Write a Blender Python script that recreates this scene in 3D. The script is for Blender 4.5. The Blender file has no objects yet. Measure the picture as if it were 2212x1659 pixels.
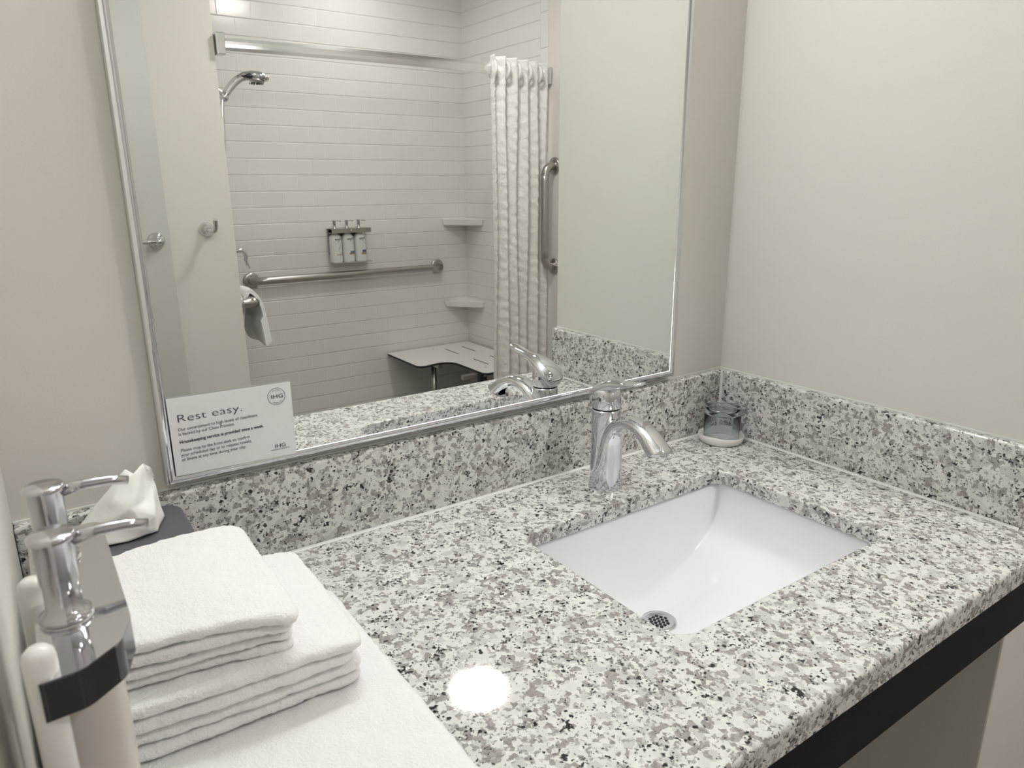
import bpy, bmesh, math, random
from mathutils import Vector, Matrix, noise

# ------------------------------------------------------------------ scene, camera, light
scene = bpy.context.scene
COL = scene.collection
Z0 = 0.86                      # height of the counter top above the floor; all z below are relative to it
PI = math.pi

def R3(a, b, c):
    return Matrix.Rotation(a, 3, 'Z') @ Matrix.Rotation(b, 3, 'X') @ Matrix.Rotation(c, 3, 'Z')

cam_d = bpy.data.cameras.new('camera')
cam = bpy.data.objects.new('camera', cam_d)
COL.objects.link(cam)
cam.matrix_world = Matrix.Translation((-1.1698, -0.9287, 0.5009 + Z0)) @ R3(-0.6059, 1.2983, -0.0063).to_4x4()
cam_d.sensor_width = 36.0
cam_d.lens = 1548.1 / 2212.0 * 36.0
cam_d.clip_start = 0.01
cam_d.dof.use_dof = True
cam_d.dof.focus_distance = 1.15
cam_d.dof.aperture_fstop = 13.0
scene.camera = cam

w = bpy.data.worlds.new('world'); scene.world = w; w.use_nodes = True
w.node_tree.nodes['Background'].inputs[0].default_value = (1.0, 0.98, 0.95, 1)
w.node_tree.nodes['Background'].inputs[1].default_value = 0.12

scene.view_settings.view_transform = 'Standard'
scene.view_settings.look = 'None'
scene.view_settings.exposure = 0.93
scene.view_settings.gamma = 1.0
scene.view_settings.use_curve_mapping = False
E_CEIL = 43.0
E_VANITY = 12.5
E_SHOWER_FILL = 12.5

# ------------------------------------------------------------------ materials
def new_mat(name):
    m = bpy.data.materials.new(name); m.use_nodes = True
    nt = m.node_tree
    return m, nt, nt.nodes['Principled BSDF']

def N(nt, t, **kw):
    n = nt.nodes.new(t)
    for k, v in kw.items(): setattr(n, k, v)
    return n

def plain(name, col, rough=0.5, metal=0.0, bump=0.0, bscale=200.0, coat=0.0, sheen=0.0, var=0.02, spec=0.5, bdist=0.001):
    m, nt, b = new_mat(name)
    b.inputs['Roughness'].default_value = rough
    b.inputs['Metallic'].default_value = metal
    b.inputs['Coat Weight'].default_value = coat
    b.inputs['Sheen Weight'].default_value = sheen
    b.inputs['Specular IOR Level'].default_value = spec
    tc = N(nt, 'ShaderNodeTexCoord')
    nz = N(nt, 'ShaderNodeTexNoise'); nz.inputs['Scale'].default_value = bscale; nz.inputs['Detail'].default_value = 3
    nt.links.new(tc.outputs['Object'], nz.inputs['Vector'])
    mx = N(nt, 'ShaderNodeMix', data_type='RGBA')
    mx.inputs[6].default_value = (*[c * (1 - var) for c in col], 1)
    mx.inputs[7].default_value = (*[min(1, c * (1 + var)) for c in col], 1)
    nt.links.new(nz.outputs['Fac'], mx.inputs[0]); nt.links.new(mx.outputs[2], b.inputs['Base Color'])
    if bump > 0:
        bp = N(nt, 'ShaderNodeBump'); bp.inputs['Strength'].default_value = bump; bp.inputs['Distance'].default_value = bdist
        nt.links.new(nz.outputs['Fac'], bp.inputs['Height']); nt.links.new(bp.outputs[0], b.inputs['Normal'])
    return m

WALL = plain('cream_wall_paint', (0.71, 0.685, 0.638), 0.62, bump=0.12, bscale=420, spec=0.3)
GREYWALL = plain('grey_satin_paint', (0.60, 0.585, 0.56), 0.33, bump=0.35, bscale=260, spec=0.5)
CEIL = plain('ceiling_paint', (0.82, 0.82, 0.80), 0.8, bump=0.1)
CHROME = plain('chrome', (0.72, 0.725, 0.745), 0.05, 1.0, var=0.0)
PUMPCHROME = plain('pump_chrome', (0.56, 0.55, 0.57), 0.12, 1.0, var=0.0)
CHROMESOFT = plain('soft_chrome', (0.74, 0.74, 0.75), 0.16, 1.0, var=0.01)
STEEL = plain('brushed_steel', (0.46, 0.44, 0.42), 0.30, 1.0, bump=0.05, bscale=900)
PORC = plain('white_porcelain', (0.89, 0.895, 0.91), 0.12, coat=0.15, var=0.0, spec=0.35)
BLACK = plain('black_laminate', (0.005, 0.005, 0.006), 0.6, bump=0.1, bscale=900, spec=0.2)
DARKHOLE = plain('dark_hole', (0.004, 0.004, 0.004), 0.6)
CAULK = plain('white_caulk', (0.78, 0.78, 0.76), 0.45)
SHELF = plain('white_solid_surface', (0.76, 0.745, 0.72), 0.3)
SEATTOP = plain('white_phenolic', (0.74, 0.72, 0.71), 0.35)
SEATCORE = plain('black_phenolic_core', (0.012, 0.012, 0.012), 0.5)
BOXGREY = plain('grey_tissue_box', (0.105, 0.108, 0.116), 0.45)
TISSUE = plain('tissue_paper', (0.89, 0.885, 0.86), 0.85, bump=0.2, bscale=300)
CARD = plain('card_stock', (0.83, 0.83, 0.84), 0.55)
INK = plain('card_ink', (0.05, 0.05, 0.06), 0.6)
INKG = plain('card_ink_grey', (0.12, 0.12, 0.13), 0.6)
PAPER = plain('coaster_paper', (0.84, 0.82, 0.80), 0.6, bump=0.2, bscale=90, var=0.05)
BOTTLE = plain('white_bottle_plastic', (0.74, 0.735, 0.71), 0.18, var=0.0)
BOTTLEW = plain('cream_bottle_plastic', (0.62, 0.58, 0.53), 0.25, var=0.0)
PEG = plain('white_plastic', (0.80, 0.78, 0.75), 0.3)
MOUNT = plain('light_grey_plastic', (0.52, 0.52, 0.51), 0.4)
REFLCHROME = plain('chrome_painted_reflection', (0.11, 0.11, 0.11), 0.08, 1.0, var=0.0)  # chrome darkened to carry the reflection of the dark room in its colour
NAVY = plain('navy_ink', (0.02, 0.025, 0.06), 0.5)
TEAL = plain('teal_ink', (0.05, 0.20, 0.23), 0.5)
GREENL = plain('green_ink', (0.25, 0.38, 0.30), 0.5)
PURPLE = plain('purple_ink', (0.10, 0.09, 0.28), 0.5)
BROWN = plain('brown_ink', (0.25, 0.15, 0.10), 0.5)
GOLD = plain('gold_ink', (0.33, 0.24, 0.13), 0.5)
PINKL = plain('pale_ring_ink', (0.45, 0.37, 0.30), 0.5)
RUBBER = plain('dark_rubber', (0.02, 0.022, 0.03), 0.4)
RING = plain('ring_plastic', (0.80, 0.80, 0.80), 0.25)
FLOOR_M = plain('grey_floor_tile', (0.36, 0.34, 0.32), 0.5, bump=0.1, bscale=30, var=0.08)

def mirror_mat():
    m, nt, b = new_mat('mirror_glass')
    b.inputs['Metallic'].default_value = 1.0; b.inputs['Roughness'].default_value = 0.0
    b.inputs['Base Color'].default_value = (0.925, 0.94, 0.925, 1)
    return m
MIRROR = mirror_mat()

def emit(name, col, s):
    m = bpy.data.materials.new(name); m.use_nodes = True
    nt = m.node_tree; nt.nodes.clear()
    e = N(nt, 'ShaderNodeEmission'); e.inputs[0].default_value = (*col, 1); e.inputs[1].default_value = s
    o = N(nt, 'ShaderNodeOutputMaterial'); nt.links.new(e.outputs[0], o.inputs[0])
    return m

def thin_glass_mat():
    m = bpy.data.materials.new('thin_glass'); m.use_nodes = True
    nt = m.node_tree; nt.nodes.clear()
    tr = N(nt, 'ShaderNodeBsdfTransparent'); tr.inputs[0].default_value = (0.93, 0.95, 0.96, 1)
    gl = N(nt, 'ShaderNodeBsdfGlossy'); gl.inputs['Roughness'].default_value = 0.02
    fr = N(nt, 'ShaderNodeFresnel'); fr.inputs[0].default_value = 1.6
    mx = N(nt, 'ShaderNodeMixShader'); o = N(nt, 'ShaderNodeOutputMaterial')
    nt.links.new(fr.outputs[0], mx.inputs[0]); nt.links.new(tr.outputs[0], mx.inputs[1]); nt.links.new(gl.outputs[0], mx.inputs[2]); nt.links.new(mx.outputs[0], o.inputs[0])
    return m
THIN = thin_glass_mat()
def glass_mat():
    m, nt, b = new_mat('tumbler_glass')
    b.inputs['Transmission Weight'].default_value = 1.0
    b.inputs['Roughness'].default_value = 0.0
    b.inputs['IOR'].default_value = 1.45
    b.inputs['Base Color'].default_value = (0.80, 0.86, 0.90, 1)
    return m
GLASS = glass_mat()

def granite_mat():
    m, nt, b = new_mat('speckled_granite')
    L = nt.links.new
    tc = N(nt, 'ShaderNodeNewGeometry')
    # warp the position so that the grains have ragged outlines
    wn = N(nt, 'ShaderNodeTexNoise'); wn.inputs['Scale'].default_value = 150; wn.inputs['Detail'].default_value = 5; wn.inputs['Roughness'].default_value = 0.62
    L(tc.outputs['Position'], wn.inputs['Vector'])
    sub = N(nt, 'ShaderNodeVectorMath', operation='SUBTRACT'); sub.inputs[1].default_value = (0.5, 0.5, 0.5)
    L(wn.outputs['Color'], sub.inputs[0])
    sc = N(nt, 'ShaderNodeVectorMath', operation='SCALE'); sc.inputs['Scale'].default_value = 0.0095
    L(sub.outputs[0], sc.inputs[0])
    ad = N(nt, 'ShaderNodeVectorMath', operation='ADD'); L(tc.outputs['Position'], ad.inputs[0]); L(sc.outputs[0], ad.inputs[1])
    P = ad.outputs[0]
    def vor(scale):
        v = N(nt, 'ShaderNodeTexVoronoi', feature='SMOOTH_F1'); v.inputs['Scale'].default_value = scale; v.inputs['Smoothness'].default_value = 0.16
        L(P, v.inputs['Vector'])
        s = N(nt, 'ShaderNodeSeparateColor'); L(v.outputs['Color'], s.inputs[0])
        return s, v
    def nz(scale, det=2):
        n = N(nt, 'ShaderNodeTexNoise'); n.inputs['Scale'].default_value = scale; n.inputs['Detail'].default_value = det
        L(tc.outputs['Position'], n.inputs['Vector']); return n.outputs['Fac']
    def math_(op, a, b_=None):
        n = N(nt, 'ShaderNodeMath', operation=op)
        for i, v in enumerate((a, b_)):
            if v is None: continue
            if isinstance(v, (int, float)): n.inputs[i].default_value = v
            else: L(v, n.inputs[i])
        return n.outputs[0]
    def mixc(f, a, c):
        n = N(nt, 'ShaderNodeMix', data_type='RGBA')
        if isinstance(f, (int, float)): n.inputs[0].default_value = f
        else: L(f, n.inputs[0])
        for i, v in ((6, a), (7, c)):
            if isinstance(v, tuple): n.inputs[i].default_value = (*v, 1)
            else: L(v, n.inputs[i])
        return n.outputs[2]
    s1, v1 = vor(95)
    s2, v2 = vor(160)
    s3, v3 = vor(285)
    s4, v4 = vor(520)
    base = mixc(s2.outputs[0], (0.66, 0.66, 0.635), (0.77, 0.77, 0.745))
    pale = mixc(math_('GREATER_THAN', s1.outputs[1], 0.72), base, (0.57, 0.57, 0.555))
    # grey-brown feldspar patches, clustered by a slow noise
    def soft(v, t):
        n = N(nt, 'ShaderNodeMapRange'); n.inputs[1].default_value = t - 0.022; n.inputs[2].default_value = t + 0.022; L(v, n.inputs[0]); return n.outputs[0]
    fac = soft(math_('ADD', s2.outputs[1], math_('MULTIPLY', nz(38), 1.25)), 1.362)
    grey = mixc(s3.outputs[2], (0.265, 0.245, 0.235), (0.43, 0.405, 0.39))
    c = mixc(fac, pale, grey)
    fac2 = soft(math_('ADD', s3.outputs[1], math_('MULTIPLY', nz(55), 0.9)), 1.36)
    c = mixc(fac2, c, mixc(s3.outputs[0], (0.25, 0.235, 0.228), (0.46, 0.44, 0.43)))
    fac3 = soft(math_('ADD', s3.outputs[2], math_('MULTIPLY', nz(42, 3), 1.3)), 1.625)
    c = mixc(fac3, c, (0.022, 0.022, 0.024))
    fac4 = soft(math_('ADD', s4.outputs[0], math_('MULTIPLY', nz(60), 0.5)), 1.205)
    c = mixc(fac4, c, (0.04, 0.04, 0.042))
    L(c, b.inputs['Base Color'])
    b.inputs['Roughness'].default_value = 0.045
    b.inputs['Specular IOR Level'].default_value = 0.5
    bp = N(nt, 'ShaderNodeBump'); bp.inputs['Strength'].default_value = 0.04; bp.inputs['Distance'].default_value = 0.0004
    L(wn.outputs['Fac'], bp.inputs['Height']); L(bp.outputs[0], b.inputs['Normal'])
    return m
GRANITE = granite_mat()

def tile_mat(name, axis, phase_h, phase_v, bw=0.1524, rh=0.0762, mortar=0.0013, off=0.5):
    """running-bond glazed wall tile; axis = the horizontal world axis of the wall"""
    m, nt, b = new_mat(name)
    L = nt.links.new
    g = N(nt, 'ShaderNodeNewGeometry'); s = N(nt, 'ShaderNodeSeparateXYZ'); L(g.outputs['Position'], s.inputs[0])
    c = N(nt, 'ShaderNodeCombineXYZ')
    a1 = N(nt, 'ShaderNodeMath', operation='ADD'); a1.inputs[1].default_value = -phase_h + 40 * bw
    a2 = N(nt, 'ShaderNodeMath', operation='ADD'); a2.inputs[1].default_value = -(phase_v + Z0) + 40 * rh
    L(s.outputs[axis], a1.inputs[0]); L(s.outputs[2], a2.inputs[0])
    L(a1.outputs[0], c.inputs[0]); L(a2.outputs[0], c.inputs[1])
    br = N(nt, 'ShaderNodeTexBrick'); br.offset = off; br.offset_frequency = 2; br.squash = 1.0
    br.inputs['Scale'].default_value = 1.0
    br.inputs['Brick Width'].default_value = bw; br.inputs['Row Height'].default_value = rh
    br.inputs['Mortar Size'].default_value = mortar; br.inputs['Mortar Smooth'].default_value = 0.3
    br.inputs['Color1'].default_value = (0.74, 0.722, 0.70, 1); br.inputs['Color2'].default_value = (0.755, 0.737, 0.715, 1)
    br.inputs['Mortar'].default_value = (0.80, 0.78, 0.765, 1)
    L(c.outputs[0], br.inputs['Vector']); L(br.outputs['Color'], b.inputs['Base Color'])
    b.inputs['Roughness'].default_value = 0.16
    b.inputs['Specular IOR Level'].default_value = 0.45
    pp = N(nt, 'ShaderNodeMath', operation='PINGPONG'); pp.inputs[1].default_value = rh / 2; L(a2.outputs[0], pp.inputs[0])
    mr = N(nt, 'ShaderNodeMapRange', interpolation_type='SMOOTHSTEP'); mr.inputs[1].default_value = 0.0; mr.inputs[2].default_value = 0.0034; L(pp.outputs[0], mr.inputs[0])
    br2 = N(nt, 'ShaderNodeTexBrick'); br2.offset = off; br2.offset_frequency = 2
    for k in ('Scale', 'Brick Width', 'Row Height'): br2.inputs[k].default_value = br.inputs[k].default_value
    br2.inputs['Mortar Size'].default_value = mortar * 2.2; br2.inputs['Mortar Smooth'].default_value = 1.0
    L(c.outputs[0], br2.inputs['Vector'])
    nz = N(nt, 'ShaderNodeTexNoise'); nz.inputs['Scale'].default_value = 28; L(g.outputs['Position'], nz.inputs['Vector'])
    mu = N(nt, 'ShaderNodeMath', operation='MULTIPLY_ADD'); mu.inputs[1].default_value = 0.10
    inv = N(nt, 'ShaderNodeMath', operation='SUBTRACT'); inv.inputs[0].default_value = 1.0; L(br2.outputs['Fac'], inv.inputs[1])
    i2 = N(nt, 'ShaderNodeMath', operation='MULTIPLY_ADD'); i2.inputs[1].default_value = 0.30; L(inv.outputs[0], i2.inputs[0]); L(mr.outputs[0], i2.inputs[2])
    L(nz.outputs['Fac'], mu.inputs[0]); L(i2.outputs[0], mu.inputs[2])
    bp = N(nt, 'ShaderNodeBump'); bp.inputs['Strength'].default_value = 1.0; bp.inputs['Distance'].default_value = 0.0016
    L(mu.outputs[0], bp.inputs['Height']); L(bp.outputs[0], b.inputs['Normal'])
    return m
TILE_BACK = tile_mat('glazed_tile_back', 0, -0.163, 1.233)
TILE_SIDE = tile_mat('glazed_tile_side', 1, -2.287, 1.309 - 0.0762)
TILE_LEFT = tile_mat('glazed_tile_left', 1, -2.2, 1.233)
TILE_TRIM = tile_mat('glazed_trim_tile', 1, -1.985, 1.107, bw=0.5, rh=0.1524, off=0.0)

def towel_mat(name='white_terry', col=(0.87, 0.86, 0.86)):
    m, nt, b = new_mat(name)
    L = nt.links.new
    tc = N(nt, 'ShaderNodeTexCoord')
    b.inputs['Roughness'].default_value = 0.95; b.inputs['Sheen Weight'].default_value = 0.35
    b.inputs['Sheen Roughness'].default_value = 0.6; b.inputs['Specular IOR Level'].default_value = 0.1
    n1 = N(nt, 'ShaderNodeTexNoise'); n1.inputs['Scale'].default_value = 420; n1.inputs['Detail'].default_value = 2
    n2 = N(nt, 'ShaderNodeTexNoise'); n2.inputs['Scale'].default_value = 110; n2.inputs['Detail'].default_value = 3
    L(tc.outputs['Object'], n1.inputs['Vector']); L(tc.outputs['Object'], n2.inputs['Vector'])
    mm = N(nt, 'ShaderNodeMath', operation='ADD'); L(n1.outputs['Fac'], mm.inputs[0]); L(n2.outputs['Fac'], mm.inputs[1])
    bp = N(nt, 'ShaderNodeBump'); bp.inputs['Strength'].default_value = 0.55; bp.inputs['Distance'].default_value = 0.0026
    L(mm.outputs[0], bp.inputs['Height']); L(bp.outputs[0], b.inputs['Normal'])
    mx = N(nt, 'ShaderNodeMix', data_type='RGBA'); mx.inputs[6].default_value = (*[c * 0.97 for c in col], 1); mx.inputs[7].default_value = (*[c * 1.04 for c in col], 1)
    L(n1.outputs['Fac'], mx.inputs[0]); L(mx.outputs[2], b.inputs['Base Color'])
    return m
TOWEL = towel_mat()

def curtain_mat():
    m, nt, b = new_mat('satin_curtain')
    b.inputs['Base Color'].default_value = (0.78, 0.76, 0.735, 1); b.inputs['Roughness'].default_value = 0.36
    b.inputs['Sheen Weight'].default_value = 0.2
    tc = N(nt, 'ShaderNodeTexCoord'); nz = N(nt, 'ShaderNodeTexNoise'); nz.inputs['Scale'].default_value = 30; nz.inputs['Detail'].default_value = 2
    nt.links.new(tc.outputs['Object'], nz.inputs['Vector'])
    bp = N(nt, 'ShaderNodeBump'); bp.inputs['Strength'].default_value = 0.8; bp.inputs['Distance'].default_value = 0.010
    nt.links.new(nz.outputs['Fac'], bp.inputs['Height']); nt.links.new(bp.outputs[0], b.inputs['Normal'])
    return m
CURTAIN = curtain_mat()

# ------------------------------------------------------------------ mesh helpers
class MB:
    """collects shapes given in room coordinates (z from the counter top) and links them as ONE mesh"""
    def __init__(s): s.v = []; s.f = []; s.sm = []
    def add(s, vs, fs, smooth=False):
        o = len(s.v); s.v += [tuple(p) for p in vs]
        for f in fs: s.f.append([i + o for i in f]); s.sm.append(smooth)
        return s
    def box(s, x0, x1, y0, y1, z0, z1, bev=0.0, seg=3):
        if bev <= 0:
            v = [(x, y, z) for x in (x0, x1) for y in (y0, y1) for z in (z0, z1)]
            return s.add(v, [(0, 1, 3, 2), (4, 6, 7, 5), (0, 4, 5, 1), (2, 3, 7, 6), (0, 2, 6, 4), (1, 5, 7, 3)])
        bm = bmesh.new(); bmesh.ops.create_cube(bm, size=1)
        for q in bm.verts: q.co = Vector(((x0 + x1) / 2 + q.co.x * (x1 - x0), (y0 + y1) / 2 + q.co.y * (y1 - y0), (z0 + z1) / 2 + q.co.z * (z1 - z0)))
        bmesh.ops.bevel(bm, geom=bm.edges[:], offset=bev, segments=seg, affect='EDGES', profile=0.5)
        return s.bm(bm, False)
    def bm(s, bm, smooth=False):
        bm.verts.index_update()
        s.add([q.co[:] for q in bm.verts], [[q.index for q in f.verts] for f in bm.faces], smooth); bm.free(); return s
    def rings(s, rs, smooth=True, cap0=True, cap1=True, closed=True):
        """loft through rings of equal length"""
        n = len(rs[0]); o = []; fs = []
        for r in rs: o += [tuple(p) for p in r]
        for i in range(len(rs) - 1):
            for j in range(n if closed else n - 1):
                k = (j + 1) % n
                fs.append((i * n + j, i * n + k, (i + 1) * n + k, (i + 1) * n + j))
        s.add(o, fs, smooth)
        b = len(s.v) - len(o)
        if cap0: s.f.append([b + j for j in range(n)][::-1]); s.sm.append(False)
        if cap1: s.f.append([b + (len(rs) - 1) * n + j for j in range(n)]); s.sm.append(False)
        return s
    def lathe(s, c, prof, n=48, axis='z', cap0=True, cap1=True, sx=1.0, sy=1.0):
        c = Vector(c); rs = []
        for r, h in prof:
            ring = []
            for j in range(n):
                a = 2 * PI * j / n; u, v = r * math.cos(a) * sx, r * math.sin(a) * sy
                d = {'z': (u, v, h), 'y': (u, h, -v), 'x': (h, u, v)}[axis]
                ring.append(c + Vector(d))
            rs.append(ring)
        return s.rings(rs, True, cap0, cap1)
    def tube(s, pts, rad, n=16, smooth=True, caps=True, ry=None, up=None):
        """round or elliptical tube along a polyline; rad / ry may be lists"""
        P = [Vector(p) for p in pts]; rs = []; prev = None
        for i, p in enumerate(P):
            t = (P[min(i + 1, len(P) - 1)] - P[max(i - 1, 0)]).normalized()
            if up is not None: a = Vector(up); a = (a - t * a.dot(t)).normalized()
            elif prev is None:
                a = Vector((0, 0, 1)) if abs(t.z) < 0.9 else Vector((1, 0, 0)); a = (a - t * a.dot(t)).normalized()
            else: a = (prev - t * prev.dot(t)).normalized()
            prev = a; b = t.cross(a)
            r1 = rad[i] if isinstance(rad, (list, tuple)) else rad
            r2 = r1 if ry is None else (ry[i] if isinstance(ry, (list, tuple)) else ry)
            rs.append([p + a * (r2 * math.cos(2 * PI * j / n)) + b * (r1 * math.sin(2 * PI * j / n)) for j in range(n)])
        return s.rings(rs, smooth, caps, caps)
    def build(s, name, m, parent=None, base=(0, 0, 0)):
        me = bpy.data.meshes.new(name)
        b = Vector(parent['_base']) if parent is not None and '_base' in parent else Vector(base)
        me.from_pydata([tuple(Vector(v) - b) for v in s.v], [], s.f); me.update()
        bm = bmesh.new(); bm.from_mesh(me); bmesh.ops.recalc_face_normals(bm, faces=bm.faces); bm.to_mesh(me); bm.free()
        me.polygons.foreach_set('use_smooth', s.sm); me.update()
        o = bpy.data.objects.new(name, me); COL.objects.link(o); me.materials.append(m)
        if parent is not None: o.parent = parent; o['_base'] = list(b)
        else: o.location = b + Vector((0, 0, Z0)); o['_base'] = list(b)
        return o

def tag(o, label, cat, group=None):
    o['label'] = label; o['category'] = cat
    if group: o['group'] = group
    return o
def thing(name, base, label, cat, group=None):
    o = bpy.data.objects.new(name, None); COL.objects.link(o)
    o.empty_display_size = 0.05
    o.location = Vector(base) + Vector((0, 0, Z0)); o['_base'] = list(base)
    return tag(o, label, cat, group)
def struct(o): o['kind'] = 'structure'; return o

def smooth_path(pts, k=6):
    """Catmull-Rom through points of any dimension"""
    P = [Vector(p) for p in pts]; out = []
    for i in range(len(P) - 1):
        p0 = P[max(i - 1, 0)]; p1 = P[i]; p2 = P[i + 1]; p3 = P[min(i + 2, len(P) - 1)]
        for j in range(k):
            t = j / k
            out.append(0.5 * ((2 * p1) + (p2 - p0) * t + (2 * p0 - 5 * p1 + 4 * p2 - p3) * t * t + (3 * p1 - p0 - 3 * p2 + p3) * t ** 3))
    out.append(P[-1]); return out

def round_poly(pts, rads, seg=8):
    out = []; n = len(pts)
    for i in range(n):
        p = Vector(pts[i]); a = Vector(pts[i - 1]); b = Vector(pts[(i + 1) % n]); r = rads[i] if isinstance(rads, (list, tuple)) else rads
        d1 = (a - p).normalized(); d2 = (b - p).normalized()
        ang = d1.angle(d2); t = r / math.tan(ang / 2)
        s, e = p + d1 * t, p + d2 * t
        c = p + (d1 + d2).normalized() * (r / math.sin(ang / 2))
        a0 = math.atan2(*(s - c).yx); a1 = math.atan2(*(e - c).yx)
        da = (a1 - a0 + PI) % (2 * PI) - PI
        for k in range(seg + 1):
            q = a0 + da * k / seg; out.append((c.x + r * math.cos(q), c.y + r * math.sin(q)))
    return out

def text_mesh(name, body, size, loc, rot, m, parent, sx=1.0, space=1.0, offset=0.0, align='LEFT', shear=0.0, width=None):
    """lettering as a mesh; loc in room coordinates; with width= the line is stretched to that length"""
    cu = bpy.data.curves.new(name, 'FONT'); cu.body = body; cu.size = size; cu.align_x = align
    cu.space_character = space; cu.offset = offset; cu.extrude = 0.00006; cu.shear = shear
    cu.resolution_u = 4
    tmp = bpy.data.objects.new(name, cu); COL.objects.link(tmp)
    bpy.context.view_layer.update()
    me = bpy.data.meshes.new_from_object(tmp.evaluated_get(bpy.context.evaluated_depsgraph_get()))
    bpy.data.objects.remove(tmp); bpy.data.curves.remove(cu)
    if width:
        xs = [v.co.x for v in me.vertices]; sx = width / (max(xs) - min(xs))
    M = Matrix.Translation(Vector(loc) - Vector(parent['_base'])) @ rot.to_4x4() @ Matrix.Diagonal((sx, 1, 1, 1))
    me.transform(M); me.name = name
    o = bpy.data.objects.new(name, me); COL.objects.link(o); o.parent = parent; o['_base'] = list(parent['_base'])
    me.materials.clear(); me.materials.append(m)
    return o

# ------------------------------------------------------------------ room shell
struct(MB().box(-1.4, 1.25, -2.85, 0.13, -0.96, -0.86).build('floor', FLOOR_M))
struct(MB().box(-1.4, 1.25, -2.85, 0.13, 1.60, 1.70).build('ceiling', CEIL))
struct(MB().box(-1.4, 0.0193, 0.0193, 0.13, -0.86, 1.60).build('wall_back', WALL))
struct(MB().box(-1.335, -1.215, -1.88, 0.0193, -0.86, 1.60).build('wall_left', WALL))
struct(MB().box(0.0193, 1.15, -0.566, 0.13, -0.86, 1.60, 0.003, 2).build('wall_right', WALL))
struct(MB().box(1.03, 1.15, -1.925, -0.566, -0.86, 1.60).build('wall_far_right', WALL))
struct(MB().box(1.032, 1.15, -2.70, -1.985, -0.86, 1.60).build('wall_shower_right', TILE_SIDE))
struct(MB().box(1.0265, 1.15, -1.985, -1.925, -0.86, 1.60, 0.002, 2).build('trim_1', TILE_TRIM))
struct(MB().box(-0.455, 1.15, -2.82, -2.70, -0.86, 1.60).build('wall_shower_back', TILE_BACK))
struct(MB().box(-1.335, -0.458, -2.82, -1.92, -0.86, 1.60, 0.002, 2).build('wall_rear', WALL))
struct(MB().box(-0.458, -0.455, -2.70, -1.935, -0.86, 1.60).build('wall_shower_left', TILE_LEFT))
struct(MB().box(-1.215, -0.689, -1.92, -1.88, -0.86, 1.60, 0.002, 2).build('wall_rear_grey', GREYWALL))

# ------------------------------------------------------------------ ceiling light disc, added fill disc over the shower, vanity light
def disc_light(x, y, label, e, r=0.125):
    t = thing('ceiling_light', (x, y, 1.60), label, 'light')
    MB().lathe((x, y, 1.60), [(r + 0.03, 0), (r + 0.03, -0.012), (r + 0.022, -0.022), (r + 0.004, -0.022), (r, -0.016), (r, 0)], 64).build('trim_ring', plain('white_trim', (0.8, 0.8, 0.8), 0.4), t)
    MB().lathe((x, y, 1.60), [(r - 0.001, -0.010), (r - 0.001, -0.018), (r * 0.7, -0.021), (0.001, -0.022)], 64).build('diffuser', emit('lamp_diffuser', (1.0, 0.965, 0.935), e), t)
disc_light(0.19, -1.29, 'round white ceiling light mirrored as a bright spot on the counter', E_CEIL)
disc_light(0.32, -2.30, 'unseen round fill light added above the tiled shower', E_SHOWER_FILL)  # unseen disc, added to brighten the shower tile

t = thing('vanity_light', (-0.6, 0.019, 1.16), 'long white vanity light mounted on the wall above the mirror', 'light')
MB().box(-0.86, -0.34, -0.008, 0.019, 1.12, 1.20, 0.004).build('backplate', CHROMESOFT, t)
MB().tube([(-1.0, -0.07, 1.16), (-0.32, -0.07, 1.16)], 0.042, 32).build('shade', emit('vanity_diffuser', (0.975, 1.0, 0.99), E_VANITY), t)
MB().tube([(-1.016, -0.07, 1.16), (-1.0, -0.07, 1.16)], 0.044, 32).build('end_cap', CHROMESOFT, t)
MB().tube([(-0.32, -0.07, 1.16), (-0.304, -0.07, 1.16)], 0.044, 32).build('end_cap', CHROMESOFT, t)
for x in (-0.75, -0.45): MB().tube([(x, -0.005, 1.16), (x, -0.04, 1.16)], 0.01, 16).build('arm', CHROMESOFT, t)

# ------------------------------------------------------------------ counter
CX0, CX1, CY0, CY1, CT = -1.2145, 0.0188, -0.608, 0.0188, 0.024
hole = round_poly([(-0.614, -0.149), (-0.172, -0.149), (-0.172, -0.455), (-0.614, -0.455)], [0.022, 0.026, 0.030, 0.034], 10)

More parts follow.
